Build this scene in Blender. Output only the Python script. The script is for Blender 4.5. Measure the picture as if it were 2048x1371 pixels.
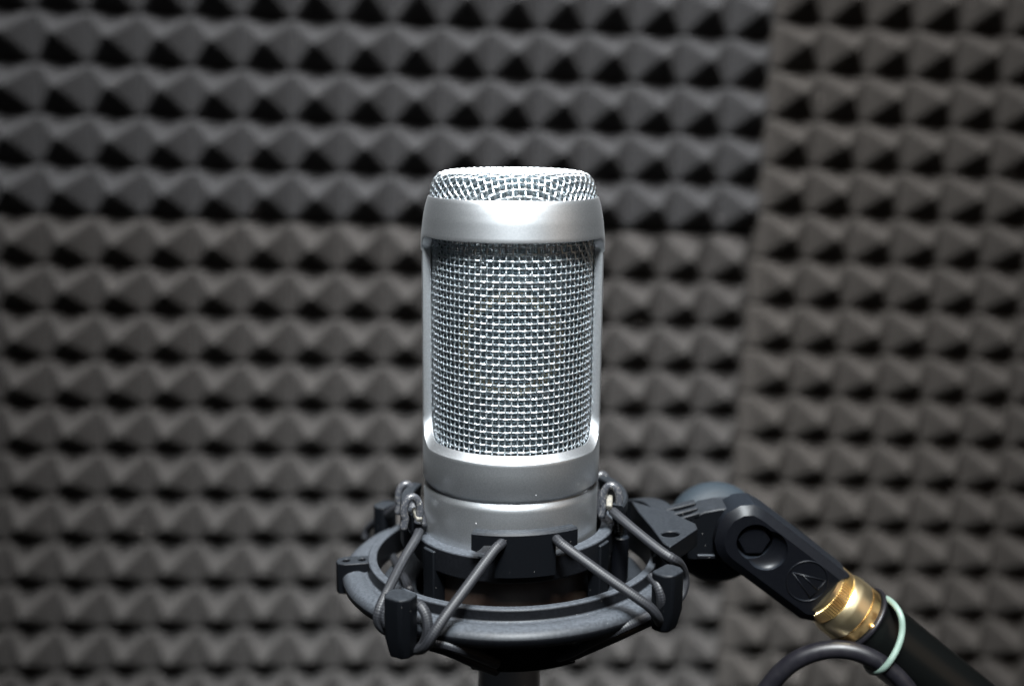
import bpy, bmesh, math, random
from mathutils import Vector, Matrix
random.seed(7)
sc = bpy.context.scene
for o in list(bpy.data.objects): bpy.data.objects.remove(o)
C = sc.collection
PI = math.pi
# ------------------------------------------------------------------ camera
OZ = 1.20                      # camera height above the room floor (m); model units below are mm relative to the camera height
FPX = 2240.0
PITCH, ROLL, YC = math.radians(11.0), math.radians(0.5), 322.0
cp, sp = math.cos(PITCH), math.sin(PITCH)
f_ = Vector((0, cp, -sp)); r0 = Vector((1, 0, 0)); u0 = Vector((0, sp, cp))
r_ = r0*math.cos(ROLL) + u0*math.sin(ROLL)
u_ = -r0*math.sin(ROLL) + u0*math.cos(ROLL)
CAM = Vector((0, -YC, 0))
def M2W(v): return Vector((v[0]/1000, v[1]/1000, v[2]/1000 + OZ))
cd = bpy.data.cameras.new('camera'); cam = bpy.data.objects.new('camera', cd); C.objects.link(cam); sc.camera = cam
cd.sensor_width = 36; cd.lens = FPX/2048*36; cd.clip_start = .01; cd.clip_end = 50
cam.matrix_world = Matrix(((r_.x, u_.x, -f_.x, 0), (r_.y, u_.y, -f_.y, -YC/1000), (r_.z, u_.z, -f_.z, OZ), (0, 0, 0, 1)))
cd.dof.use_dof = True; cd.dof.focus_distance = .312; cd.dof.aperture_fstop = 5.8
# ------------------------------------------------------------------ light
w = bpy.data.worlds.new('World'); sc.world = w; w.use_nodes = True
w.node_tree.nodes['Background'].inputs[0].default_value = (.80, .88, 1, 1)
w.node_tree.nodes['Background'].inputs[1].default_value = .012
def area(name, loc, target, size, power, col, spread=180):
    l = bpy.data.lights.new(name, 'AREA'); l.shape = 'DISK'; l.size = size; l.energy = power; l.color = col; l.spread = math.radians(spread)
    o = bpy.data.objects.new(name, l); C.objects.link(o); o.location = M2W(loc)
    o.rotation_euler = (M2W(target) - M2W(loc)).to_track_quat('-Z', 'Y').to_euler(); return o
area('ceiling_lamp', (10, -150, 790), (20, 280, 0), .80, 7.0, (1.0, .985, .965), 46)
area('added_front_light', (20, -560, 700), (0, 0, -60), .20, 0.95, (.88, .96, 1.0), 28)  # added light, aimed narrowly to brighten the head ring and grille
area('warm_lamp', (1000, -500, 150), (250, 300, -250), .9, .28, (1, .72, .5), 90)
sc.view_settings.view_transform = 'Standard'; sc.view_settings.look = 'None'; sc.view_settings.exposure = 0; sc.view_settings.gamma = 1
sc.view_settings.use_curve_mapping = False
# ------------------------------------------------------------------ helpers
def ray(px, py): return f_*1.0 + r_*((px-1024)/FPX) - u_*((py-685.5)/FPX)
def at(px, py, Y):            # point of the plane y = Y (mm)
    d = ray(px, py); return CAM + d*((Y+YC)/d.y)
def atz(px, py, Z):
    d = ray(px, py); return CAM + d*(Z/d.z)
def pol(R, phi, z, cx=1.0):   # azimuth in degrees from the camera side, positive to the right
    a = math.radians(phi); return Vector((cx + R*math.sin(a), -R*math.cos(a), z))
class MB:
    def __init__(s): s.v = []; s.f = []; s.uv = {}; s.sm = []
    def add(s, vs, fs, smooth=True, uvs=None):
        b = len(s.v); s.v += [tuple(x) for x in vs]
        for k, f in enumerate(fs):
            s.f.append(tuple(i+b for i in f)); s.sm.append(smooth)
            s.uv[len(s.f)-1] = uvs[k] if uvs else None
    def grid(s, rows, closed_u=False, closed_v=False, smooth=True, flip=False):
        n, m = len(rows), len(rows[0]); vs = [p for r in rows for p in r]; fs = []
        for i in range(n if closed_v else n-1):
            for j in range(m if closed_u else m-1):
                a, b, c, d = i*m+j, i*m+(j+1) % m, ((i+1) % n)*m+(j+1) % m, ((i+1) % n)*m+j
                fs.append((a, d, c, b) if flip else (a, b, c, d))
        s.add(vs, fs, smooth)
    def tube(s, pts, r, seg=10, closed=False, caps=True, up=None, taper=None):
        pts = [Vector(p) for p in pts]; n = len(pts); rows = []; L = 0; Ls = []
        prev = None
        for i, p in enumerate(pts):
            a = pts[(i-1) % n] if closed or i > 0 else p; b = pts[(i+1) % n] if closed or i < n-1 else p
            t = (b-a).normalized()
            if prev is None:
                q = Vector(up) if up else (Vector((0, 0, 1)) if abs(t.z) < .9 else Vector((1, 0, 0)))
                nrm = (q - t*q.dot(t)).normalized()
            else: nrm = (prev - t*prev.dot(t)).normalized()
            prev = nrm; bn = t.cross(nrm)
            rr = r*(taper(i/(n-1)) if taper else 1)
            rows.append([p + (nrm*math.cos(2*PI*k/seg) + bn*math.sin(2*PI*k/seg))*rr for k in range(seg)])
            if i: L += (p-pts[i-1]).length
            Ls.append(L)
        vs = [p for q in rows for p in q]; fs = []; uvs = []
        for i in range(n if closed else n-1):
            l1 = Ls[i]; l2 = Ls[i+1] if i < n-1 else L + (pts[0]-pts[-1]).length
            for k in range(seg):
                fs.append((i*seg+k, i*seg+(k+1) % seg, ((i+1) % n)*seg+(k+1) % seg, ((i+1) % n)*seg+k))
                uvs.append(((k/seg, l1), ((k+1)/seg, l1), ((k+1)/seg, l2), (k/seg, l2)))
        if caps and not closed:
            fs.append(tuple(range(seg))[::-1]); uvs.append([(0, 0)]*seg); fs.append(tuple((n-1)*seg+k for k in range(seg))); uvs.append([(0, 0)]*seg)
        s.add(vs, fs, True, uvs)
    def box(s, c, hx, hy, hz, ax=None):
        X, Y, Z = ax if ax else (Vector((1, 0, 0)), Vector((0, 1, 0)), Vector((0, 0, 1)))
        c = Vector(c); vs = [c + X*hx*i + Y*hy*j + Z*hz*k for i in (-1, 1) for j in (-1, 1) for k in (-1, 1)]
        s.add(vs, [(0, 1, 3, 2), (4, 6, 7, 5), (0, 4, 5, 1), (2, 3, 7, 6), (0, 2, 6, 4), (1, 5, 7, 3)], False)
    def prism(s, front, back):     # two matching outlines
        n = len(front); s.add(list(front)+list(back), [tuple(range(n)), tuple(range(2*n-1, n-1, -1))] + [(i, i+n, (i+1) % n+n, (i+1) % n) for i in range(n)], False)
    def sector(s, prof, p0, p1, n=48, cx=1.0, tilt=0):   # closed (R,z) profile swept between two azimuths
        full = abs(p1-p0) > 359.9; rows = []
        for i in range(n if full else n+1):
            rows.append([pol(R, p0+(p1-p0)*i/n, z, cx) for R, z in prof])
        s.grid(rows, closed_u=True, closed_v=full, smooth=False)
        if not full:
            b = len(s.v)-len(prof)*(n+1); m = len(prof)
            s.f.append(tuple(b+k for k in range(m))); s.sm.append(False); s.uv[len(s.f)-1] = None
            s.f.append(tuple(b+n*m+k for k in range(m))[::-1]); s.sm.append(False); s.uv[len(s.f)-1] = None
    def lathe(s, prof, origin, axis, seg=64, smooth=True, closedprof=False):
        axis = Vector(axis).normalized(); q = Vector((0, 1, 0)) if abs(axis.y) < .9 else Vector((1, 0, 0))
        X = (q-axis*q.dot(axis)).normalized(); Y = axis.cross(X); o = Vector(origin)
        rows = [[o + axis*t + (X*math.cos(2*PI*k/seg)+Y*math.sin(2*PI*k/seg))*r for k in range(seg)] for r, t in prof]
        s.grid(rows, closed_u=True, closed_v=closedprof, smooth=smooth)
    def build(s, name, mat, parent=None, bevel=0, subd=0, angle=35, bseg=2, base=None):
        me = bpy.data.meshes.new(name); org = base if base is not None else Vector((0, 0, 0))
        me.from_pydata([((v[0]-org[0])/1000, (v[1]-org[1])/1000, (v[2]-org[2])/1000) for v in s.v], [], s.f)
        if any(s.uv.get(i) for i in range(len(s.f))):
            uvl = me.uv_layers.new(name='UVMap'); 
            for p in me.polygons:
                u = s.uv.get(p.index)
                if u:
                    for li, c in zip(p.loop_indices, u): uvl.data[li].uv = c
        bm = bmesh.new(); bm.from_mesh(me); bmesh.ops.remove_doubles(bm, verts=bm.verts, dist=1e-7)
        bmesh.ops.recalc_face_normals(bm, faces=bm.faces); bm.to_mesh(me); bm.free()
        me.polygons.foreach_set('use_smooth', [True]*len(me.polygons))
        try: me.set_sharp_from_angle(angle=math.radians(angle))
        except Exception: pass
        me.materials.append(mat)
        o = bpy.data.objects.new(name, me); C.objects.link(o)
        if parent: o.parent = parent
        if parent is None: o.location = (org[0]/1000, org[1]/1000, org[2]/1000+OZ)
        if bevel:
            m = o.modifiers.new('b', 'BEVEL'); m.width = bevel/1000; m.segments = bseg; m.limit_method = 'ANGLE'; m.angle_limit = math.radians(38); m.harden_normals = False
        if subd:
            m = o.modifiers.new('s', 'SUBSURF'); m.levels = m.render_levels = subd
        return o
def empty(name, base, label, cat, group=None):
    o = bpy.data.objects.new(name, None); C.objects.link(o); o.location = M2W(base); o.empty_display_size = .02
    o['label'] = label; o['category'] = cat
    if group: o['group'] = group
    return o
def boolean(o, cutter_mb, op='DIFFERENCE'):
    c = cutter_mb.build('cutter', o.data.materials[0], None); c.parent = o.parent; c.location = (0, 0, 0)
    m = o.modifiers.new('x', 'BOOLEAN'); m.operation = op; m.object = c; m.solver = 'EXACT'
    bpy.context.view_layer.update()
    me = bpy.data.meshes.new_from_object(o.evaluated_get(bpy.context.evaluated_depsgraph_get()))
    o.modifiers.clear(); o.data = me; bpy.data.objects.remove(c)
    try: me.set_sharp_from_angle(angle=math.radians(35))
    except Exception: pass
def spline(pts, n=8, closed=False):
    P = [Vector(p) for p in pts]; N = len(P); out = []
    for i in range(N if closed else N-1):
        g = lambda k: P[k % N] if closed else P[max(0, min(N-1, k))]
        a, b, c, d = g(i-1), g(i), g(i+1), g(i+2)
        for k in range(n):
            t = k/n; out.append(.5*((2*b)+(c-a)*t+(2*a-5*b+4*c-d)*t*t+(-a+3*b-3*c+d)*t**3))
    if not closed: out.append(P[-1])
    return out
# ------------------------------------------------------------------ materials
def mat(name, col, rough=.5, metal=0, spec=.5, noise=None, bump=None, rvar=None, speck=None, dust=None):
    m = bpy.data.materials.new(name); m.use_nodes = True; t = m.node_tree; N = t.nodes; L = t.links
    b = N['Principled BSDF']; b.inputs['Base Color'].default_value = (*col, 1); b.inputs['Roughness'].default_value = rough
    b.inputs['Metallic'].default_value = metal; b.inputs['Specular IOR Level'].default_value = spec
    tc = N.new('ShaderNodeTexCoord')
    def nz(scale, det=2):
        n = N.new('ShaderNodeTexNoise'); n.inputs['Scale'].default_value = scale; n.inputs['Detail'].default_value = det; L.new(tc.outputs['Object'], n.inputs['Vector']); return n
    src = None
    if noise:   # (scale, colour2, lo, hi)
        n = nz(noise[0], 4); r = N.new('ShaderNodeValToRGB'); r.color_ramp.elements[0].position = noise[2]; r.color_ramp.elements[1].position = noise[3]
        r.color_ramp.elements[0].color = (*col, 1); r.color_ramp.elements[1].color = (*noise[1], 1)
        L.new(n.outputs[0], r.inputs[0]); src = r.outputs[0]
    if speck:   # (scale, colour, threshold): little dust grains
        v = N.new('ShaderNodeTexVoronoi'); v.inputs['Scale'].default_value = speck[0]; L.new(tc.outputs['Object'], v.inputs['Vector'])
        lt = N.new('ShaderNodeMath'); lt.operation = 'LESS_THAN'; lt.inputs[1].default_value = speck[2]; L.new(v.outputs['Distance'], lt.inputs[0])
        sr = N.new('ShaderNodeSeparateColor'); L.new(v.outputs['Color'], sr.inputs[0])
        gt = N.new('ShaderNodeMath'); gt.operation = 'GREATER_THAN'; gt.inputs[1].default_value = speck[3]; L.new(sr.outputs[0], gt.inputs[0])
        mu = N.new('ShaderNodeMath'); mu.operation = 'MULTIPLY'; L.new(lt.outputs[0], mu.inputs[0]); L.new(gt.outputs[0], mu.inputs[1])
        mx = N.new('ShaderNodeMix'); mx.data_type = 'RGBA'; L.new(mu.outputs[0], mx.inputs[0])
        if src: L.new(src, mx.inputs[6])
        else: mx.inputs[6].default_value = (*col, 1)
        mx.inputs[7].default_value = (*speck[1], 1); src = mx.outputs[2]
        if metal: 
            mm = N.new('ShaderNodeMath'); mm.operation = 'MULTIPLY_ADD'; mm.inputs[1].default_value = -metal; mm.inputs[2].default_value = metal
            L.new(mu.outputs[0], mm.inputs[0]); L.new(mm.outputs[0], b.inputs['Metallic'])
    if dust:    # (colour, amount): grey dust that has settled on the level tops
        g = N.new('ShaderNodeNewGeometry'); sx = N.new('ShaderNodeSeparateXYZ'); L.new(g.outputs['Normal'], sx.inputs[0])
        mr = N.new('ShaderNodeMapRange'); mr.inputs['From Min'].default_value = .35; mr.inputs['From Max'].default_value = .95; mr.inputs['To Max'].default_value = dust[1]; L.new(sx.outputs[2], mr.inputs[0])
        n = nz(1300, 6); m2 = N.new('ShaderNodeMapRange'); m2.inputs['From Min'].default_value = .3; m2.inputs['From Max'].default_value = .68; m2.inputs['To Min'].default_value = .5; L.new(n.outputs[0], m2.inputs[0])
        mu = N.new('ShaderNodeMath'); mu.operation = 'MULTIPLY'; L.new(mr.outputs[0], mu.inputs[0]); L.new(m2.outputs[0], mu.inputs[1])
        mx = N.new('ShaderNodeMix'); mx.data_type = 'RGBA'; L.new(mu.outputs[0], mx.inputs[0]); L.new(src, mx.inputs[6]); mx.inputs[7].default_value = (*dust[0], 1); src = mx.outputs[2]
    if src: L.new(src, b.inputs['Base Color'])
    if rvar:
        n = nz(rvar[0], 3); mr = N.new('ShaderNodeMapRange'); mr.inputs['From Min'].default_value = .3; mr.inputs['From Max'].default_value = .7
        mr.inputs['To Min'].default_value = rvar[1]; mr.inputs['To Max'].default_value = rvar[2]; L.new(n.outputs[0], mr.inputs[0]); L.new(mr.outputs[0], b.inputs['Roughness'])
    if bump:
        n = nz(bump[0], 2); bp = N.new('ShaderNodeBump'); bp.inputs['Strength'].default_value = bump[1]; bp.inputs['Distance'].default_value = bump[2]
        L.new(n.outputs[0], bp.inputs['Height']); L.new(bp.outputs[0], b.inputs['Normal'])
    return m
M = {}
M['silver'] = mat('silver_satin_metal', (.47, .49, .51), .44, 1, noise=(2600, (.56, .575, .595), .35, .65), bump=(3200, .18, .00004), speck=(420, (.62, .62, .62), .07, .96))
M['wire'] = mat('chromed_wire', (.72, .765, .80), .33, 1)
M['wire_dark'] = mat('inner_gauze_wire', (.085, .12, .14), .5, 1)
M['black'] = mat('black_moulded_plastic', (.002, .0024, .0032), .42, 0, .10, noise=(2500, (.003, .0034, .0042), .48, .75), bump=(4200, .2, .00006), speck=(900, (.14, .135, .13), .10, .96), dust=((.033, .037, .043), .7))
M['dusty'] = mat('dusty_black_plastic', (.0025, .0028, .0036), .42, 0, .16, noise=(1800, (.005, .0055, .007), .42, .72), bump=(3500, .25, .00006), speck=(1000, (.2, .19, .18), .11, .95), dust=((.066, .073, .084), .9))
M['smooth_black'] = mat('smooth_black_plastic', (.002, .0023, .0034), .38, 0, .18, noise=(700, (.003, .0035, .0045), .5, .8), bump=(3000, .1, .00003), speck=(420, (.18, .18, .18), .06, .96), dust=((.016, .020, .026), .7))
M['knob'] = mat('grey_blue_knob_plastic', (.010, .014, .018), .62, 0, .22, noise=(900, (.014, .019, .024), .4, .7), bump=(2500, .12, .00004), speck=(500, (.3, .3, .3), .07, .95), dust=((.018, .025, .032), .8))
M['brass'] = mat('brass', (.95, .79, .49), .36, 1, noise=(160, (.82, .61, .32), .5, .85), rvar=(120, .28, .38))
M['brass_old'] = mat('tarnished_brass', (.58, .41, .19), .38, 1, noise=(500, (.20, .11, .04), .45, .72), rvar=(150, .3, .5))
M['tube'] = mat('smooth_black_paint', (.0022, .0026, .0026), .3, 0, .3, speck=(300, (.2, .2, .2), .05, .96))
M['rubber'] = mat('black_cable_rubber', (.006, .0058, .008), .38, 0, .35, noise=(400, (.009, .0087, .011), .45, .7), rvar=(200, .32, .45), bump=(1200, .1, .00005))
M['band'] = mat('pale_green_rubber', (.13, .19, .162), .5, 0, .5, noise=(500, (.155, .215, .186), .4, .7))
for k_, c_ in (('foam', (.043, .044, .047)), ('foam_mid', (.0435, .0420, .0415)), ('foam_brown', (.0415, .039, .037))):
    M[k_] = mat(k_+'_acoustic', c_, .95, 0, .12, noise=(900, tuple(x*.8 for x in c_), .35, .65), bump=(1500, .5, .0004))
M['dust'] = mat('dust_grain', (.85, .8, .75), .8, 0)
M['cap_gold'] = mat('gold_capsule', (.30, .23, .13), .45, 1)
M['cap_dark'] = mat('dark_interior', (.02, .02, .022), .5)
M['peg'] = mat('worn_pale_plastic', (.13, .12, .10), .6, 0, .4, noise=(900, (.10, .095, .085), .45, .65), bump=(2000, .4, .0001))
M['wall'] = mat('dark_wall_paint', (.05, .05, .05), .8, noise=(20, (.06, .06, .06), .4, .6))
M['label'] = mat('barrel_shade_brown', (.018, .009, .006), .4, .2, noise=(200, (.03, .02, .015), .4, .6))  # painted shade: dark brown tone of the barrel within the cradle
def cord_mat(name, c1, c2, rough):
    m = bpy.data.materials.new(name); m.use_nodes = True; t = m.node_tree; N = t.nodes; L = t.links; b = N['Principled BSDF']
    uv = N.new('ShaderNodeUVMap'); s = N.new('ShaderNodeSeparateXYZ'); L.new(uv.outputs[0], s.inputs[0])
    def ma(op, a, c=None, v=None):
        n = N.new('ShaderNodeMath'); n.operation = op; L.new(a, n.inputs[0])
        if c is not None: L.new(c, n.inputs[1])
        if v is not None: n.inputs[1].default_value = v
        return n.outputs[0]
    a = ma('MULTIPLY', s.outputs[0], v=2*PI*4); c = ma('MULTIPLY', s.outputs[1], v=2*PI/1.25)
    p = ma('SINE', ma('ADD', a, c)); q = ma('SINE', ma('SUBTRACT', a, c)); h = ma('MULTIPLY', p, q)
    r = N.new('ShaderNodeMapRange'); r.inputs['From Min'].default_value = -1; L.new(h, r.inputs[0])
    mx = N.new('ShaderNodeMix'); mx.data_type = 'RGBA'; L.new(r.outputs[0], mx.inputs[0]); mx.inputs[6].default_value = (*c1, 1); mx.inputs[7].default_value = (*c2, 1)
    L.new(mx.outputs[2], b.inputs['Base Color']); b.inputs['Roughness'].default_value = rough
    bp = N.new('ShaderNodeBump'); bp.inputs['Strength'].default_value = .5; bp.inputs['Distance'].default_value = .00015; L.new(r.outputs[0], bp.inputs['Height']); L.new(bp.outputs[0], b.inputs['Normal'])
    return m
M['cord'] = cord_mat('braided_elastic', (.004, .0045, .006), (.017, .018, .022), .55)
M['loop'] = mat('shiny_elastic_sleeve', (.03, .032, .038), .32, 0, .6, noise=(1500, (.12, .115, .11), .5, .75), bump=(1500, .2, .0001), speck=(900, (.5, .48, .45), .12, .9))
# ------------------------------------------------------------------ setting: wall with foam panels
def c2w(p): return CAM + (r_*p[0] - u_*p[1] + f_*p[2])*1000
def d2w(p): return (r_*p[0] - u_*p[1] + f_*p[2]).normalized()
FH = 21.5
def foam(mtl, label, O, X, Y, c0, c1, w0, w1, PIT=30.0, lip=0):
    """cells c0..c1 across and w0..w1 down; O is the tip of pyramid (0,0)"""
    O = c2w(O); X = d2w(X); Y = d2w(Y); Nn = X.cross(Y).normalized()
    if Nn.y < 0: Nn = -Nn
    K = 10; nx = (c1-c0+1)*K; ny = (w1-w0+1)*K; rnd = random.Random(label)
    jx = {}; mb = MB(); rows = []
    cen = O + X*PIT*((c0+c1)/2) + Y*PIT*((w0+w1)/2) + Nn*FH
    cr = math.sqrt
    for j in range(ny+1):
        row = []
        for i in range(nx+1):
            gu = (i/K) % 1.0; gv = (j/K) % 1.0
            ci, cj = min(i//K, c1-c0), min(j//K, w1-w0)
            if (ci, cj) not in jx: jx[(ci, cj)] = (rnd.uniform(.965, 1.03), rnd.uniform(-.02, .02), rnd.uniform(-.02, .02))
            s, du, dv = jx[(ci, cj)]
            a = abs(gu-.5)*2; b = abs(gv-.5)*2
            m = max(a, b)
            m2 = cr(m*m+.0012)-.0346+.001        # rounded tip
            h = FH*s*max(0, 1-m2)**1.30
            if h < 1.6: h = 1.6*(h/1.6)**1.6 if h > 0 else 0
            e = max(0, 1-m)
            p = O + X*PIT*(c0-.5+i/K+du*e) + Y*PIT*(w0-.5+j/K+dv*e) + Nn*(FH-h)
            if i in (0, nx): p += X*(.2-lip if i == 0 else -.2)
            if j in (0, ny): p += Y*(.1 if j == 0 else -.1)
            row.append(p)
        rows.append(row)
    mb.grid(rows)
    back = [[p + Nn*0 for p in r] for r in (rows[0], rows[-1])]
    # slab behind the pyramids
    edge = rows[0] + [r[-1] for r in rows[1:]] + rows[-1][::-1][1:] + [r[0] for r in rows[::-1][1:-1]]
    bk = [p + Nn*18 for p in edge]; n = len(edge)
    mb.add(edge+bk, [(i, (i+1) % n, (i+1) % n+n, i+n) for i in range(n)] + [tuple(range(n, 2*n))], False)
    o = mb.build("foam_panel", mtl, None, base=cen, angle=24)
    o['label'] = label; o['category'] = 'foam panel'; o['group'] = 'pyramid foam panels on the wall'
    return cen, Nn
foam(M['foam'], 'upper left dark grey pyramid foam panel behind the top of the microphone', (-.2706, -.1815, .6566), (.99518, .0140, .09615), (-.0300, .98661, .16011), -6, 14, -7, 3, 30.6)
cenw, Nw = foam(M['foam_mid'], 'lower left dark grey pyramid foam panel behind the ring shaped cradle', (-.26924, -.17858, .65658), (.99518, .01951, .09615), (-.03481, .98649, .16011), -6, 14, 4, 19)
foam(M['foam_brown'], 'right hand brownish grey pyramid foam panel behind the black stand tube', (.18476, -.18537, .6947), (.99729, .04175, .06062), (-.04977, .98927, .13738), 0, 15, -6, 19, 30.0, 6)
mb = MB(); wc = c2w((0, 0, .80)); wx = d2w((.996, .02, .085)); wy = d2w((-.03, .988, .15)); wn = wx.cross(wy)
if wn.y < 0: wn = -wn
mb.box(wc + wn*75, 1500, 1100, 30, (wx, wy, wn)); wl = mb.build('wall', M['wall'], None, base=wc); wl['kind'] = 'structure'
rd = random.Random(3); mb = MB()      # stray fluff and dust grains caught on the foam
for k in range(90):
    o_ = c2w((-.26924, -.17858, .65658)) + d2w((.99518, .0195, .09615))*rd.uniform(-20, 700) + d2w((-.0348, .9865, .160))*rd.uniform(-60, 420)
    o_ += ray(1024, 685).normalized()*(-rd.uniform(2, 12)); q = rd.uniform(.18, .42)
    mb.lathe([(0, -q), (q*.8, -q*.5), (q, 0), (q*.7, q*.6), (0, q)], o_, (rd.uniform(-1, 1), rd.uniform(-1, 1), 1), 6)
du = mb.build('dust', M['dust'], None, base=cenw, angle=180); du['kind'] = 'stuff'
# ------------------------------------------------------------------ microphone
mic = empty('microphone', (0, 0, -190), 'upright silver side-address studio microphone with woven wire grille, held in the black cradle', 'microphone')
mic.location = M2W((0, 0, 0))
R0, RI = 26.2, 23.7
ZP_B, ZF_B, ZP_T, ZF_T = -83.6, -91.6, -35.2, -30.9
FD_B, FD_T = 7.5, 5.5      # how far the fillets reach forward of the pillar face
Y0 = 5.0
def cols():
    out = []   # (phi_deg, zb, zt, zone) going from front centre to the pillar
    for k in range(0, 41):
        Y = R0 - (R0-(Y0+FD_B))*((k/40)**1.6)*1.0
        a = math.degrees(math.acos(Y/R0)); out.append(a)
    for k in range(1, 41):
        th = k/40*PI/2; Y = Y0 + FD_B*(1-math.sin(th)); out.append(math.degrees(math.acos(Y/R0)))
    return out
def zbf(Y):
    Y = abs(Y)
    if Y >= Y0+FD_B: return ZF_B
    q = (Y0+FD_B-Y)/FD_B; return ZP_B + (ZF_B-ZP_B)*math.sqrt(max(0, 1-q*q)) if q < 1 else ZP_B
def ztf(Y):
    Y = abs(Y)
    if Y >= Y0+FD_T: return ZF_T
    q = (Y0+FD_T-Y)/FD_T; return ZP_T + (ZF_T-ZP_T)*math.sqrt(max(0, 1-q*q)) if q < 1 else ZP_T
base = cols(); last = base[-1]
front = [-a for a in base[::-1]][:-1] + base
pill = [last + (180-2*last)*k/10 for k in range(1, 10)]
phis = front + pill + [180+a for a in front] + [180+a for a in pill]
def ringR(z):                # outer radius of the head ring
    P = [(-19.9, 24.35), (-20.2, 24.5), (-22.5, 25.15), (-25.5, 25.75), (-30.8, 26.35), (-35.2, 26.5), (-37.5, 26.2)]
    for (z1, a), (z2, b) in zip(P, P[1:]):
        if z <= z1 and z >= z2:
            t = (z1-z)/(z1-z2); return a+(b-a)*t
    return 24.35 if z > -20 else 26.2
mb = MB()
# lower shell columns
ZL = -94.5; rows = []
for ph in phis:
    Y = R0*math.cos(math.radians(ph)); zb = zbf(Y)
    col = [pol(R0, ph, ZL + (zb-.45-ZL)*t/4, 0) for t in range(5)]
    col += [pol(R0-.12, ph, zb-.15, 0), pol(R0-.5, ph, zb+.12, 0), pol(RI+.4, ph, zb+1.75, 0), pol(RI, ph, zb+1.6, 0), pol(RI, ph, zb-3, 0), pol(RI, ph, ZL, 0)] if abs(Y) > Y0+.01 else \
           [pol(R0-.12, ph, zb-.15, 0), pol(R0-.5, ph, zb+.12, 0), pol(RI+.4, ph, zb+1.75, 0), pol(RI, ph, zb+1.6, 0), pol(RI, ph, zb-3, 0), pol(RI, ph, ZL, 0)]
    rows.append(col)
mb.grid(rows, closed_v=True)
# head ring columns
rows = []
for ph in phis:
    Y = R0*math.cos(math.radians(ph)); zt = ztf(Y)
    zs = [zt+.4 + (-20.1-zt-.4)*t/12 for t in range(13)]
    col = [pol(RI, ph, -20.3, 0), pol(RI, ph, zt, 0), pol(RI+.5, ph, zt, 0), pol(ringR(zt)-.45, ph, zt, 0), pol(ringR(zt+.1)-.1, ph, zt+.12, 0)] + [pol(ringR(z), ph, z, 0) for z in zs] + [pol(24.25, ph, -19.85, 0), pol(23.95, ph, -19.8, 0), pol(RI, ph, -20.3, 0)]
    rows.append(col)
mb.grid(rows, closed_v=True)
# pillars
for s in (0, 180):
    pr = []
    a0, a1 = last+s, 180-last+s; ang = [a0+(a1-a0)*k/14 for k in range(15)]
    e = .55
    prof = [(RI, a0+.4), (RI+.4, a0+.05), (R0-.6, a0-.0), (R0-.15, a0+.35), (R0, a0+1.1)] + [(R0, a0+1.1+(a1-a0-2.2)*k/10) for k in range(1, 10)] + [(R0, a1-1.1), (R0-.15, a1-.35), (R0-.6, a1), (RI+.4, a1-.05), (RI, a1-.4)]
    for k in range(25):
        z = ZP_B-1.5 + (ZP_T+1.5-ZP_B+1.5)*k/24
        pr.append([pol(r, a, z, 0) for r, a in prof])
    mb.grid(pr, closed_u=True)
# body below the window, groove, lower barrel and neck
prof = [(R0, ZL), (R0, -101.9), (R0-.25, -102.35), (25.35, -102.5), (25.2, -102.9), (25.05, -103.35), (25.5, -104.2), (25.8, -104.9), (25.92, -105.4), (25.95, -106), (25.95, -112), (25.95, -135), (25.95, -147), (25.4, -148), (14, -153), (9.8, -155), (9.6, -156), (9.6, -190), (9, -190.5), (0, -190.5)]
mb.lathe([(r, z) for r, z in prof], (0, 0, 0), (0, 0, 1), 128)
body = mb.build('body', M['silver'], mic, angle=32)
# dark brown band painting the shade on the barrel inside the cradle
mb = MB(); mb.lathe([(26.0, -124.5), (26.12, -124.6), (26.12, -146), (26.0, -146.2)], (0, 0, 0), (0, 0, 1), 96); mb.build('barrel_shade_band', M['label'], mic)
# woven side grille
def weave_side(name, m, R, nv, z0, z1, pz, wr, amp, seg, sub, undul=True):
    mb = MB(); nz_ = int(round((z1-z0)/pz)); 
    for j in range(nv):                       # upright wires
        ph = 360*j/nv; pts = []
        for i in range(nz_*sub+1):
            z = z0 + pz*i/sub; a = amp*math.cos(PI*i/sub)*(1 if j % 2 else -1) if undul else 0
            pts.append(pol(R+a, ph, z, 0))
        if not undul: pts = [pts[0], pts[-1]]
        mb.tube(pts, wr, seg, caps=False, up=(math.sin(math.radians(ph)), -math.cos(math.radians(ph)), 0))
    for i in range(nz_+1):                    # hoops
        pts = []
        for j in range(nv*sub):
            a = amp*math.cos(PI*j/sub)*(1 if i % 2 else -1); a = -a*(1 if True else 0)
            jit = .05*math.sin(i*12.9+j*.11)
            pts.append(pol(R - (-a if undul else a*.8), 360*j/(nv*sub), z0+pz*i+jit, 0))
        mb.tube(pts, wr, seg, closed=True, up=(0, 0, 1))
    return mb.build(name, m, mic, angle=180)
weave_side('side_grille', M['wire'], 22.95, 82, -93.0, -24.6, 1.90, .265, .24, 6, 4)
weave_side('gauze', M['wire_dark'], 21.4, 180, -93, -25, .76, .10, .10, 4, 2, False)
# domed top grille, flat woven sheet pressed over the cap
TP = [(0, -12.4), (8, -12.45), (14, -12.6), (18, -12.9), (20.6, -13.5), (22.0, -14.6), (22.9, -16.2), (23.4, -18.3), (23.6, -20.8), (23.6, -22.5)]
def dome(rho, off=0, T=TP):
    s = 0
    for (r1, z1), (r2, z2) in zip(T, T[1:]):
        d = math.hypot(r2-r1, z2-z1)
        if s+d >= rho or (r2, z2) == T[-1]:
            t = (rho-s)/d; n = Vector((-(z2-z1), (r2-r1))).normalized()
            return r1+(r2-r1)*t + n.x*off, z1+(z2-z1)*t + n.y*off
        s += d
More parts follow.
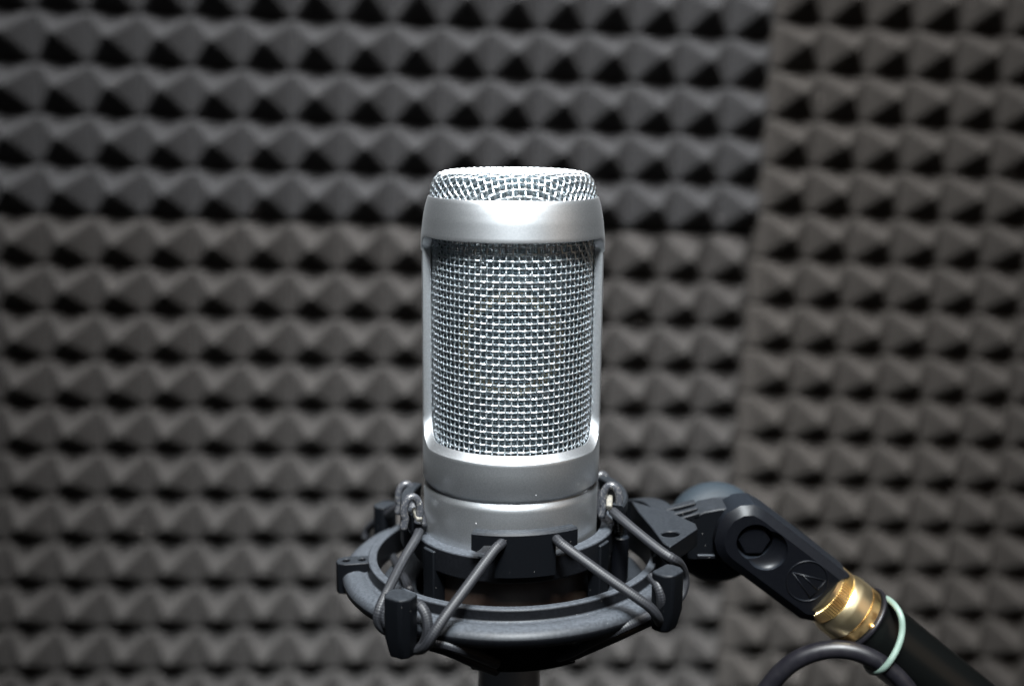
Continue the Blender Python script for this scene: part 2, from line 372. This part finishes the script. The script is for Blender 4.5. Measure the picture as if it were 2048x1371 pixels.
# smooth the profile
TPs = [(p.x, p.y) for p in spline([Vector((a, b, 0)) for a, b in TP], 5)]
def weave_top(name, m, pitch, wr, amp, sub, seg, drop, rmax=30.6, undul=True):
    mb = MB(); n = int(rmax/pitch)
    rot = math.radians(6)
    for d in (0, 1):
        for a in range(-n, n+1):
            U = (a+.5)*pitch
            if abs(U) > rmax-.5: continue
            half = math.sqrt(rmax**2-U*U); k0 = int(half/pitch*sub); pts = []
            for b in range(-k0, k0+1):
                V = (b/sub)*pitch; x, y = (U, V) if d == 0 else (V, U)
                rho = math.hypot(x, y); th = math.atan2(y, x)+rot
                off = amp*math.cos(PI*(b/sub-.5))*(1 if a % 2 else -1)*(1 if d == 0 else -1) if undul else 0
                r, z = dome(rho, off-drop, TPs); pts.append(Vector((r*math.cos(th), r*math.sin(th), z)))
            if len(pts) > 2: mb.tube(pts, wr, seg, caps=False)
    return mb.build(name, m, mic, angle=180)
weave_top('top_grille', M['wire'], 1.85, .29, .20, 4, 6, 0)
weave_top('top_gauze', M['wire_dark'], .8, .10, .0, 2, 4, 1.3, 28, False)
# capsule inside
cap = MB(); cap.lathe([(0, -5), (15.5, -5), (17, -5.6), (17.4, -4), (17.4, 4), (17, 5.6), (15.5, 5), (0, 5)], (0, 0, -62), (0, 1, 0), 64); co = cap.build('capsule', M['cap_dark'], mic)
cap = MB(); cap.lathe([(12.4, -5.3), (15.4, -5.5), (15.4, -5.2), (12.4, -5.1)], (0, 0, -62), (0, 1, 0), 64, closedprof=True)
for k in range(12):
    a = 2*PI*k/12; cap.lathe([(0, -6.1), (.7, -6.0), (.8, -5.4)], (14*math.cos(a), 0, -62+14*math.sin(a)), (0, 1, 0), 10)
cap.build('capsule_ring', M['cap_gold'], co)
cap = MB(); cap.box((0, 0, -87), 9, 4, 8); cap.lathe([(0, -90.8), (23.0, -90.8), (23.0, -93)], (0, 0, 0), (0, 0, 1), 48); cap.build('capsule_mount', M['cap_dark'], mic, bevel=.5)
# ------------------------------------------------------------------ shock mount (cradle)
mnt = empty('shock_mount', (0, 0, 0), 'black plastic ring cradle laced with grey elastic cords, gripping the silver microphone', 'shock mount')
TILT = math.radians(1.5)
def tl(v):                     # the mount leans a little to the left
    v = Vector(v); return Vector((v.x, v.y, v.z + v.x*math.tan(TILT)))
def tilt(mb): mb.v = [tuple(tl(v)) for v in mb.v]; return mb
# outer ring
ring = [(41.2, -126.3), (43.4, -126.1), (43.9, -126.5), (44.1, -129.3), (44.9, -129.7), (46.5, -129.0), (48.4, -129.0), (50.0, -129.5), (51.1, -130.4), (51.6, -131.4), (51.3, -132.8), (50.4, -133.9), (49.0, -134.2), (47, -134), (44.5, -134.0), (42.2, -135.2), (41.2, -134), (40.9, -130)]
rg = MB(); rg.sector(ring, 0, 360, 160); tilt(rg)
orr = rg.build('outer_ring', M['dusty'], mnt, bevel=.25, angle=28)
# lug with two holes at the left
lg = MB(); lb = []
def radbox(mb, phi, R, z0, z1, wt, wr, cx=1.0, top=1.0):
    a = math.radians(phi); er = Vector((math.sin(a), -math.cos(a), 0)); et = Vector((math.cos(a), math.sin(a), 0))
    c = pol(R, phi, (z0+z1)/2, cx); mb.box(c, wt/2, wr/2, (z1-z0)/2, (et, er, Vector((0, 0, 1))))
a = math.radians(-83)
er = Vector((math.sin(a), -math.cos(a), 0)); et = Vector((math.cos(a), math.sin(a), 0)); base = pol(0, 0, 0)
out = [(42.8, -3.0), (50.5, -3.2), (52.8, -2.2), (53.4, 0), (52.8, 2.2), (50.5, 3.2), (42.8, 3.0)]
top = [base + er*r + et*t + Vector((0, 0, -126.6)) for r, t in out]; bot = [p + Vector((0, 0, -9.5)) for p in top]
lg.prism(top, bot); tilt(lg); lug = lg.build('lug', M['black'], mnt)
for rr in (45.6, 50.3):
    cu = MB(); cu.lathe([(0, -6), (1.15, -6), (1.15, 6), (0, 6)], tl(base+er*rr+Vector((0, 0, -126.6))), (0, 0, 1), 20); boolean(lug, cu)
m_ = lug.modifiers.new('b', 'BEVEL'); m_.width = .0003; m_.segments = 2; m_.limit_method = 'ANGLE'
# cord posts on the ring
def post(phi, R, zt, zb, wt=7.6, wr=5.6, lean=0):
    a = math.radians(phi); er = Vector((math.sin(a), -math.cos(a), 0)); et = Vector((math.cos(a), math.sin(a), 0)); pb = MB()
    sh = [(-.5, -.25), (-.42, -.5), (.42, -.5), (.5, -.25), (.5, .18), (.3, .5), (-.3, .5), (-.5, .18)]
    T = [pol(R, phi, zt) + et*x*wt + er*y*wr for x, y in sh]; B = [pol(R-.8, phi, zb) + et*x*wt*.78 + er*y*wr*.8 for x, y in sh]
    Mi = [pol(R, phi, zb+6) + et*x*wt + er*y*wr for x, y in sh]
    n = 8; pb.add(T+Mi+B, [tuple(range(n)), tuple(range(3*n-1, 2*n-1, -1))] + [(i+o, i+n+o, (i+1) % n+n+o, (i+1) % n+o) for i in range(n) for o in (0, n)], False)
    tilt(pb); return pb.build('cord_post', M['black'], mnt, bevel=.7, bseg=3)
post(-32, 56.2, -119.6, -137.0, 8.2, 6.6)
post(48, 56.2, -118.2, -135.2, 8.2, 6.6)
post(-125, 52.0, -121.5, -138, lean=1)
post(147, 52.0, -121.5, -138)
# inner clamp
cl = MB(); cl.sector([(26.3, -117.4), (29.9, -117.2), (30.4, -117.7), (30.4, -124.2), (29.9, -124.8), (26.3, -124.8)], 0, 360, 120); tilt(cl); cl.build('clamp_ring', M['dusty'], mnt, bevel=.2)
cl = MB(); cl.sector([(26.6, -141), (29.6, -141), (30, -141.5), (30, -147.5), (29.5, -148), (26.6, -148)], 0, 360, 96); tilt(cl); cl.build('lower_clamp_ring', M['black'], mnt, bevel=.2)
cl = MB(); cl.sector([(29.5, -136.0), (39.5, -135.0), (40.3, -136), (38.5, -139), (34, -143.5), (29.5, -144)], 0, 360, 96); tilt(cl); cl.build('lower_flange', M['black'], mnt, bevel=.3)
for ph in (-52, 58, 140, -140):
    cl = MB(); cl.sector([(26.8, -118.5), (31.2, -118.5), (31.2, -147), (26.8, -147)], ph-5, ph+5, 6); tilt(cl); cl.build('clamp_rib', M['black'], mnt, bevel=.4)
# T hooks: three on top in view plus the lower ones
def thook(c, zt, arm=25.5, low=False):
    s = -1 if low else 1
    h = MB()
    Rm = 33.2
    def sec(p0, p1, R1, R2, z0, z1, n=20):
        h.sector([(R1, z0), (R2, z0), (R2, z1), (R1, z1)], p0, p1, n)
    # flat T outline swept on the cylinder: polygon in (phi, z)
    o = [(-arm, 0), (arm, 0), (arm, -5.0), (arm-2.5, -5.4), (arm-4.2, -4.7), (arm-6.2, -3.4), (15.5, -3.3), (14.2, -4.2), (13.6, -6.0), (14.5, -12.5), (-14.5, -12.5), (-13.6, -6.0), (-14.2, -4.2), (-15.5, -3.3), (-arm+6.2, -3.4), (-arm+4.2, -4.7), (-arm+2.5, -5.4), (-arm, -5.0)]
    # build as strips in phi so that it follows the curve
    xs = sorted(set([p for p, z in o] + [-arm+arm*2*k/28 for k in range(29)]))
    def low_z(p):
        ap = abs(p)
        L = [(0, -12.5), (14.2, -12.5), (14.2, -4.2), (15.5, -3.3), (arm-6.2, -3.4), (arm-4.2, -4.7), (arm-2.5, -5.4), (arm, -5.0)]
        if ap < 14.2: return -12.5
        for (a1, z1), (a2, z2) in zip(L[2:], L[3:]):
            if a1 <= ap <= a2: return z1+(z2-z1)*((ap-a1)/(a2-a1) if a2 > a1 else 0)
        return -5
    rows = []
    for p in xs:
        for eps in ((-1e-3, 1e-3) if abs(abs(p)-14.2) < 1e-6 else (0,)):
            lz = low_z(p+eps); q = p+eps
            rows.append([pol(R, c+q, zt + s*z) for R, z in ((30.3, -.4), (30.6, 0), (33.6, 0), (34.1, -.5), (34.1, lz), (31.0, lz))])
    h.grid(rows, closed_u=True, smooth=False)
    m = 6; b = len(h.v)-m*len(rows)
    for st in (0, len(rows)-1):
        h.f.append(tuple(b+st*m+k for k in range(m))); h.sm.append(False); h.uv[len(h.f)-1] = None
    tilt(h); return h.build('hook', M['black'], mnt, bevel=.35, angle=30)
thook(5.5, -108.8); thook(-84.5, -108.4); thook(94, -108.8); thook(185, -108.8)
thook(5.5, -149.3, low=True); thook(-84.5, -149.3, low=True); thook(94, -149.3, low=True)
# cords --------------------------------------------------------------
CR = 1.40
def cord(pp, r=CR, m='cord', n=8, nm='elastic_cord'):
    c = MB(); c.tube(spline([at(*p) for p in pp], n), r, 14); return c.build(nm, M[m], mnt, angle=180)
cord([(1010, 1078, -31), (1001, 1088, -34.5), (985, 1104, -37), (930, 1178, -45), (890, 1232, -50), (866, 1268, -52), (852, 1290, -51), (838, 1298, -48), (815, 1296, -44)])
cord([(826, 1205, -44), (842, 1212, -46.5), (853, 1232, -48), (856, 1260, -48.5), (848, 1285, -47), (836, 1298, -44)])
cord([(838, 1062, -18), (831, 1078, -22), (805, 1122, -30), (776, 1180, -41), (759, 1218, -45), (757, 1242, -45), (770, 1258, -44), (790, 1264, -43), (808, 1262, -42)])
cord([(792, 1196, -40), (776, 1212, -45), (768, 1230, -46), (775, 1250, -46)], r=1.3)
cord([(1112, 1076, -31.5), (1122, 1086, -34.5), (1150, 1107, -37), (1212, 1152, -41), (1270, 1192, -43.5), (1300, 1214, -43.5), (1314, 1232, -42), (1320, 1246, -38)])
cord([(1302, 1152, -36), (1316, 1170, -39.5), (1323, 1194, -40.5), (1322, 1218, -39), (1317, 1236, -36)])
cord([(1226, 1022, -11.5), (1240, 1034, -15), (1268, 1058, -20), (1318, 1098, -27), (1345, 1116, -29), (1360, 1128, -26), (1368, 1148, -23), (1369, 1168, -23), (1362, 1190, -24), (1350, 1200, -26)])
cord([(822, 1002, 11), (800, 1012, 18), (765, 1034, 30), (738, 1054, 38), (730, 1075, 39)])
cord([(862, 1280, -45), (892, 1287, -47), (920, 1296, -46.5), (955, 1310, -42), (992, 1326, -35)], r=1.5)
cord([(862, 1290, -40), (900, 1302, -42), (950, 1324, -38), (992, 1340, -32)], r=1.5)
cord([(1300, 1228, -36), (1262, 1246, -40), (1240, 1256, -41), (1190, 1278, -41), (1140, 1304, -37), (1118, 1312, -34)], r=1.5)
cord([(1300, 1240, -33), (1240, 1268, -38), (1190, 1290, -38), (1140, 1312, -35)], r=1.5)
cord([(772, 1092, 26), (785, 1112, 16), (803, 1142, -2), (820, 1180, -18)], r=1.3)
# shiny loops and pegs where the cords hang on the side hooks
def eye(px, py, Y, ax, rx, rz, tail, pegp, pegd):
    c = at(px, py, Y); A = Vector(ax).normalized(); Z = Vector((0, 0, 1)); pts = []
    for k in range(-2, 15):
        t = PI*k/12; pts.append(c + A*rx*math.cos(t) + Z*rz*math.sin(t))
    pts = [pts[0] + (pts[0]-pts[1])*1.5] + pts + [pts[-1]-A*.6-Z*3.0]
    e = MB(); e.tube(spline(pts, 3), 1.15, 12); e.build('cord_eye', M['loop'], mnt, angle=180)
    p = MB(); d = Vector(pegd).normalized(); s = A; u = d.cross(s).normalized()
    p.box(at(*pegp)+d*0, .9, 2.4, 1.1, (s, d, u)); p.build('peg', M['peg'], mnt, bevel=.5, bseg=3)
eye(824, 1022, -19, (1, .35, 0), 2.3, 4.3, 0, (834, 1030, -17.5), (.35, -.75, -.42))
eye(812, 994, 8, (1, .2, 0), 2.3, 4.3, 0, (817, 1004, 9), (.1, -.8, -.3))
eye(1222, 1000, -10, (1, -.2, 0), 2.4, 4.6, 0, (1219, 1004, -10.5), (-.1, -.8, -.4))
eye(1203, 966, 17, (1, .3, 0), 1.9, 3.0, 0, (1207, 966, 17), (.3, -.8, -.3))
# knots of cord tucked against the barrel
cord([(818, 985, 6), (832, 1004, 0), (842, 1028, -6), (846, 1052, -12)], r=1.3)
cord([(826, 1010, -10), (822, 1040, -14), (826, 1060, -14), (838, 1068, -12)], r=1.2, m='loop')
cord([(1205, 985, 14), (1200, 1010, 8), (1206, 1032, 2), (1222, 1050, -4)], r=1.5)
# little adjusting screw at the right of the clamp
s_ = MB(); pc = at(1240, 1070, -6); s_.lathe([(0, 0), (2.3, 0), (2.7, -.4), (2.7, -13), (2.2, -15), (0, -15)], pc, (0, 0, 1), 24); s_.build('screw_housing', M['smooth_black'], mnt)
s_ = MB(); s_.lathe([(0, 5)]+[(1.2 if k % 2 else .95, 4.6-.45*k) for k in range(11)]+[(0, 0)], pc, (0, 0, 1), 16); s_.build('screw', M['tube'], mnt)
# ------------------------------------------------------------------ arm from the ring to the swivel
def outline(pp, Y): return [at(x, y, Y) for x, y in pp]
am = MB()
# raised collar growing out of the ring at the right rear
n = 24; rows = []
for k in range(n+1):
    ph = 72 + 60*k/n; e = math.sin(PI*min(1, k/n*1.0)); up = -126 + 11.0*min(1, max(0, math.sin(PI*(k/n)*.92+.12)))**.6
    wd = 3.5 + 3.5*e
    rows.append([pol(R, ph, z) for R, z in ((42.6, -131), (42.6, up-.6), (43.2, up), (42.8+wd, up-.3), (43.4+wd, up-1.2), (45.5+wd, -133))])
am.grid(rows, closed_u=True, smooth=False)
m_ = 6
for st in (0, n): am.f.append(tuple(st*m_+k for k in range(m_))); am.sm.append(False); am.uv[len(am.f)-1] = None
am.build('collar', M['black'], mnt, bevel=.4, angle=30)
# gusset web between ring and arm
gus = MB()
tp = [atz(1262, 1000, -114), atz(1300, 1012, -113), atz(1340, 1022, -113), atz(1392, 1046, -113), atz(1396, 1056, -113), atz(1340, 1093, -113.8), atz(1326, 1084, -113.8), atz(1300, 1050, -113.5), atz(1276, 1022, -114)]
gus.prism(tp, [p + Vector((0, 0, -5.5)) for p in tp]); go = gus.build('gusset', M['black'], mnt)
cu = MB(); hc = atz(1341, 1063, -113); cu.lathe([(0, -9), (2.0, -9), (2.0, 3), (0, 3)], hc, (0, 0, 1), 20); cu.v = [((x-hc.x)*1.25+hc.x, (y-hc.y)*1.1+hc.y, z) for x, y, z in cu.v]; boolean(go, cu)
b_ = go.modifiers.new('b', 'BEVEL'); b_.width = .0004; b_.segments = 2; b_.limit_method = 'ANGLE'
# the arm itself
ar = MB()
bar = [(1385, 1034), (1408, 1023), (1440, 1017), (1480, 1015), (1510, 1022), (1530, 1040), (1530, 1112), (1452, 1119), (1400, 1121), (1374, 1119), (1372, 1080), (1378, 1052)]
def shift(pp, Yf, Yb): 
    F = outline(pp, Yf); return F, [Vector((p.x, Yb, p.z)) for p in F]
ar.prism(*shift(bar, -2, 9)); ao = ar.build('arm', M['black'], mnt, bevel=.5)
for (pp, y0, y1) in (([(1312, 1053), (1345, 1040), (1400, 1024), (1400, 1036), (1345, 1052), (1316, 1060)], -2.0, -.7),
                     ([(1304, 1046), (1345, 1036), (1400, 1022), (1400, 1036), (1345, 1048), (1308, 1054)], 1.2, 3.2),
                     ([(1300, 1046), (1345, 1034), (1400, 1021), (1400, 1036), (1345, 1048), (1304, 1054)], 5.6, 9)):
    rb = MB(); F = outline(pp, -2); rb.prism([Vector((p.x, y0, p.z)) for p in F], [Vector((p.x, y1, p.z)) for p in F]); rb.build('arm_rib', M['black'], mnt, bevel=.35)
sl = MB(); c = at(1412, 1112, -2.3); sl.box(c, 2.6, .5, .55); sl.build('arm_slot_edge', M['dusty'], mnt, bevel=.15)
# big round clamp knob behind the arm
kc = at(1437, 1062, 19); kax = Vector((.12, -.93, .33)).normalized()
kn = MB()
kp = [(0, 7.6), (5, 7.4), (10, 6.6), (13.2, 5.0), (15.2, 2.6), (15.9, 0), (15.9, -3.5), (15.2, -4.6), (0, -4.6)]
kn.lathe(kp, kc - kax*2, kax, 72); kn.build('clamp_knob', M['knob'], mnt)
kn = MB(); kn.lathe([(0, 0), (9.6, 0), (10.4, -.8), (10.6, -8), (0, -8)], at(1490, 1068, 9.5), (0, 1, 0), 48); kn.v = [(x, y, z) for x, y, z in kn.v]; kn.build('knob_boss', M['black'], mnt, bevel=.3)
# hinge block with pocket, nut and emblem
hb_o = [(1431, 1086), (1438, 1056), (1456, 1030), (1483, 1015), (1512, 1013), (1537, 1027), (1620, 1090), (1704, 1156), (1636, 1247), (1604, 1242), (1525, 1183), (1450, 1127), (1437, 1110)]
YF, YB = -7.0, 6.0
F = outline(hb_o, YF); cen = sum(F, Vector())/len(F)
def inset(P, d):
    out = []; n = len(P)
    for i in range(n):
        a, b, c = P[i-1], P[i], P[(i+1) % n]; e1 = (b-a).normalized(); e2 = (c-b).normalized()
        n1 = Vector((e1.z, 0, -e1.x)); n2 = Vector((e2.z, 0, -e2.x)); nn = (n1+n2).normalized()
        if nn.dot(cen-b) < 0: nn = -nn
        out.append(b + nn*d/max(.5, nn.dot(n1) if nn.dot(n1) > 0 else -nn.dot(n1)))
    return out
F1 = inset(F, 2.6); hb = MB(); n = len(F)
rowsP = [[Vector((p.x, YF, p.z)) for p in F1], [Vector((p.x, YF+1.9, p.z)) for p in F], [Vector((p.x, YB, p.z)) for p in F], [Vector((p.x, YB+1, p.z)) for p in inset(F, 1.2)]]
vs = [p for r in rowsP for p in r]
hb.add(vs, [tuple(range(n)), tuple(range(4*n-1, 3*n-1, -1))] + [(i+o, i+n+o, (i+1) % n+n+o, (i+1) % n+o) for i in range(n) for o in (0, n, 2*n)], False)
hbo = hb.build('hinge_block', M['smooth_black'], mnt)
pk = at(1511, 1084, YF)
cu = MB(); cu.lathe([(0, -2), (5.7, -2), (5.4, 4.4), (0, 4.4)], pk, (0, 1, 0), 48); boolean(hbo, cu)
cu = MB(); pk2 = at(1534, 1100, YF)
cu.lathe([(0, -3), (6.2, -3)] + [(6.2*math.cos(k/10*PI/2), 2.4*math.sin(k/10*PI/2)) for k in range(10)] + [(0, 2.4)], pk2, (0, 1, 0), 48)
boolean(hbo, cu)
b_ = hbo.modifiers.new('b', 'BEVEL'); b_.width = .00035; b_.segments = 2; b_.limit_method = 'ANGLE'; b_.angle_limit = math.radians(30)
nt = MB(); nt.lathe([(0, 0), (4.6, 0), (5.0, .5), (5.0, 3), (0, 3)], pk+Vector((0, 1.6, 0)), (0, 1, 0), 6, smooth=False); nt.build('nut', M['smooth_black'], hbo, bevel=.2)
em = MB(); ec = at(1614, 1161, YF); ex = Vector((1, 0, 0)); ez = Vector((0, 0, 1)); ER = 6.3
em.tube([ec + ex*ER*math.cos(2*PI*k/64)*.98 + ez*ER*math.sin(2*PI*k/64) + Vector((0, -.05, 0)) for k in range(64)], .19, 8, closed=True)
def ln(a, b, r=.17): em.tube([at(*a, YF)+Vector((0, -.05, 0)), at(*b, YF)+Vector((0, -.05, 0))], r, 8)
ln((1585, 1144), (1652, 1160)); ln((1652, 1160), (1621, 1195)); ln((1621, 1195), (1585, 1144)); ln((1606, 1150), (1636, 1180))
em.build('emblem', M['smooth_black'], hbo, angle=180)
# ------------------------------------------------------------------ stand
P1 = at(1668, 1197, -.5); P2 = at(1862, 1352, -.5); ax = (P2-P1).normalized()
st = empty('microphone_stand', (0, 0, 0), 'glossy black stand tube slanting to the lower right with a brass threaded tip', 'microphone stand')
mb = MB(); mb.lathe([(0, -6), (8.7, -6), (8.7, -.4), (9.0, -.3), (9.2, 0), (9.45, .6), (9.9, 1.9), (10.05, 2.6), (10.05, 6.0), (9.85, 6.3), (0, 6.3)], P1, ax, 96)
ad = mb.build('thread_adapter', M['brass'], st, angle=30)
kr = MB(); kr_rows = []
for t, dr in ((-4.6, -.5), (-4.4, 0), (-.8, 0), (-.5, -.4)): 
    q = Vector((0, 1, 0)); X = (q-ax*q.dot(ax)).normalized(); Yv = ax.cross(X)
    kr_rows.append([P1+ax*t+(X*math.cos(2*PI*k/256)+Yv*math.sin(2*PI*k/256))*((9.3 if k % 4 < 2 else 8.7)+dr) for k in range(256)])
kr.grid(kr_rows, closed_u=True, smooth=False); kr.build('knurled_edge', M['brass'], ad, angle=20)
mb = MB(); mb.lathe([(9.6, 6.4), (10.0, 6.5), (10.0, 9.6), (9.6, 9.7)], P1, ax, 96); mb.build('brass_sleeve', M['brass_old'], st, angle=30)
mb = MB(); mb.lathe([(9.5, 9.3), (10.2, 9.3), (10.7, 9.7), (10.9, 10.4), (10.7, 11.1), (10.45, 11.6), (10.4, 13), (10.4, 46), (10.4, 130), (0, 130)], P1, ax, 96); mb.build('tube', M['tube'], st, angle=30)
mb = MB(); mb.tube([P1+ax*10.3+(X*math.cos(2*PI*k/96)+Yv*math.sin(2*PI*k/96))*10.55 for k in range(96)], .75, 10, closed=True); mb.build('rim', M['rubber'], st, angle=180)
sp_ = at(1745, 1253, -10.4); mb = MB(); mb.lathe([(0, -.9), (.6, -.85), (.95, -.5), (1.05, .3)], sp_, (-.05, 1, 0), 20); mb.build('rivet', M['brass_old'], st)
# ------------------------------------------------------------------ cable and band
cb = MB(); cb.tube(spline([at(x, y, Y) for x, y, Y in ((1480, 1900, 0), (1488, 1540, -4), (1510, 1420, -6), (1545, 1362, -7), (1588, 1322, -8), (1640, 1301, -9), (1695, 1299, -10.5), (1745, 1316, -12), (1790, 1348, -13), (1824, 1390, -14), (1850, 1450, -14), (1862, 1540, -13), (1868, 1900, -6))], 12), 2.75, 24)
co_ = cb.build('cable', M['rubber'], None, base=at(1640, 1301, -9), angle=180); co_['label'] = 'thick black microphone cable arching beneath the stand tube'; co_['category'] = 'cable'
bd = MB()
bp_ = spline([at(*p) for p in ((1768, 1195, -1), (1788, 1208, -7.5), (1802, 1232, -11.2), (1804, 1262, -13.0), (1796, 1292, -14.8), (1782, 1318, -16), (1766, 1337, -15.2), (1750, 1343, -12), (1738, 1338, -7), (1728, 1318, 0), (1722, 1280, 9), (1732, 1232, 11.5), (1750, 1203, 6))], 10, True)
bd.tube(bp_, .95, 14, closed=True)
bo = bd.build('rubber_band', M['band'], None, base=at(1790, 1260, -8), angle=180); bo['label'] = 'pale green elastic band tying the cable to the stand tube'; bo['category'] = 'rubber band'
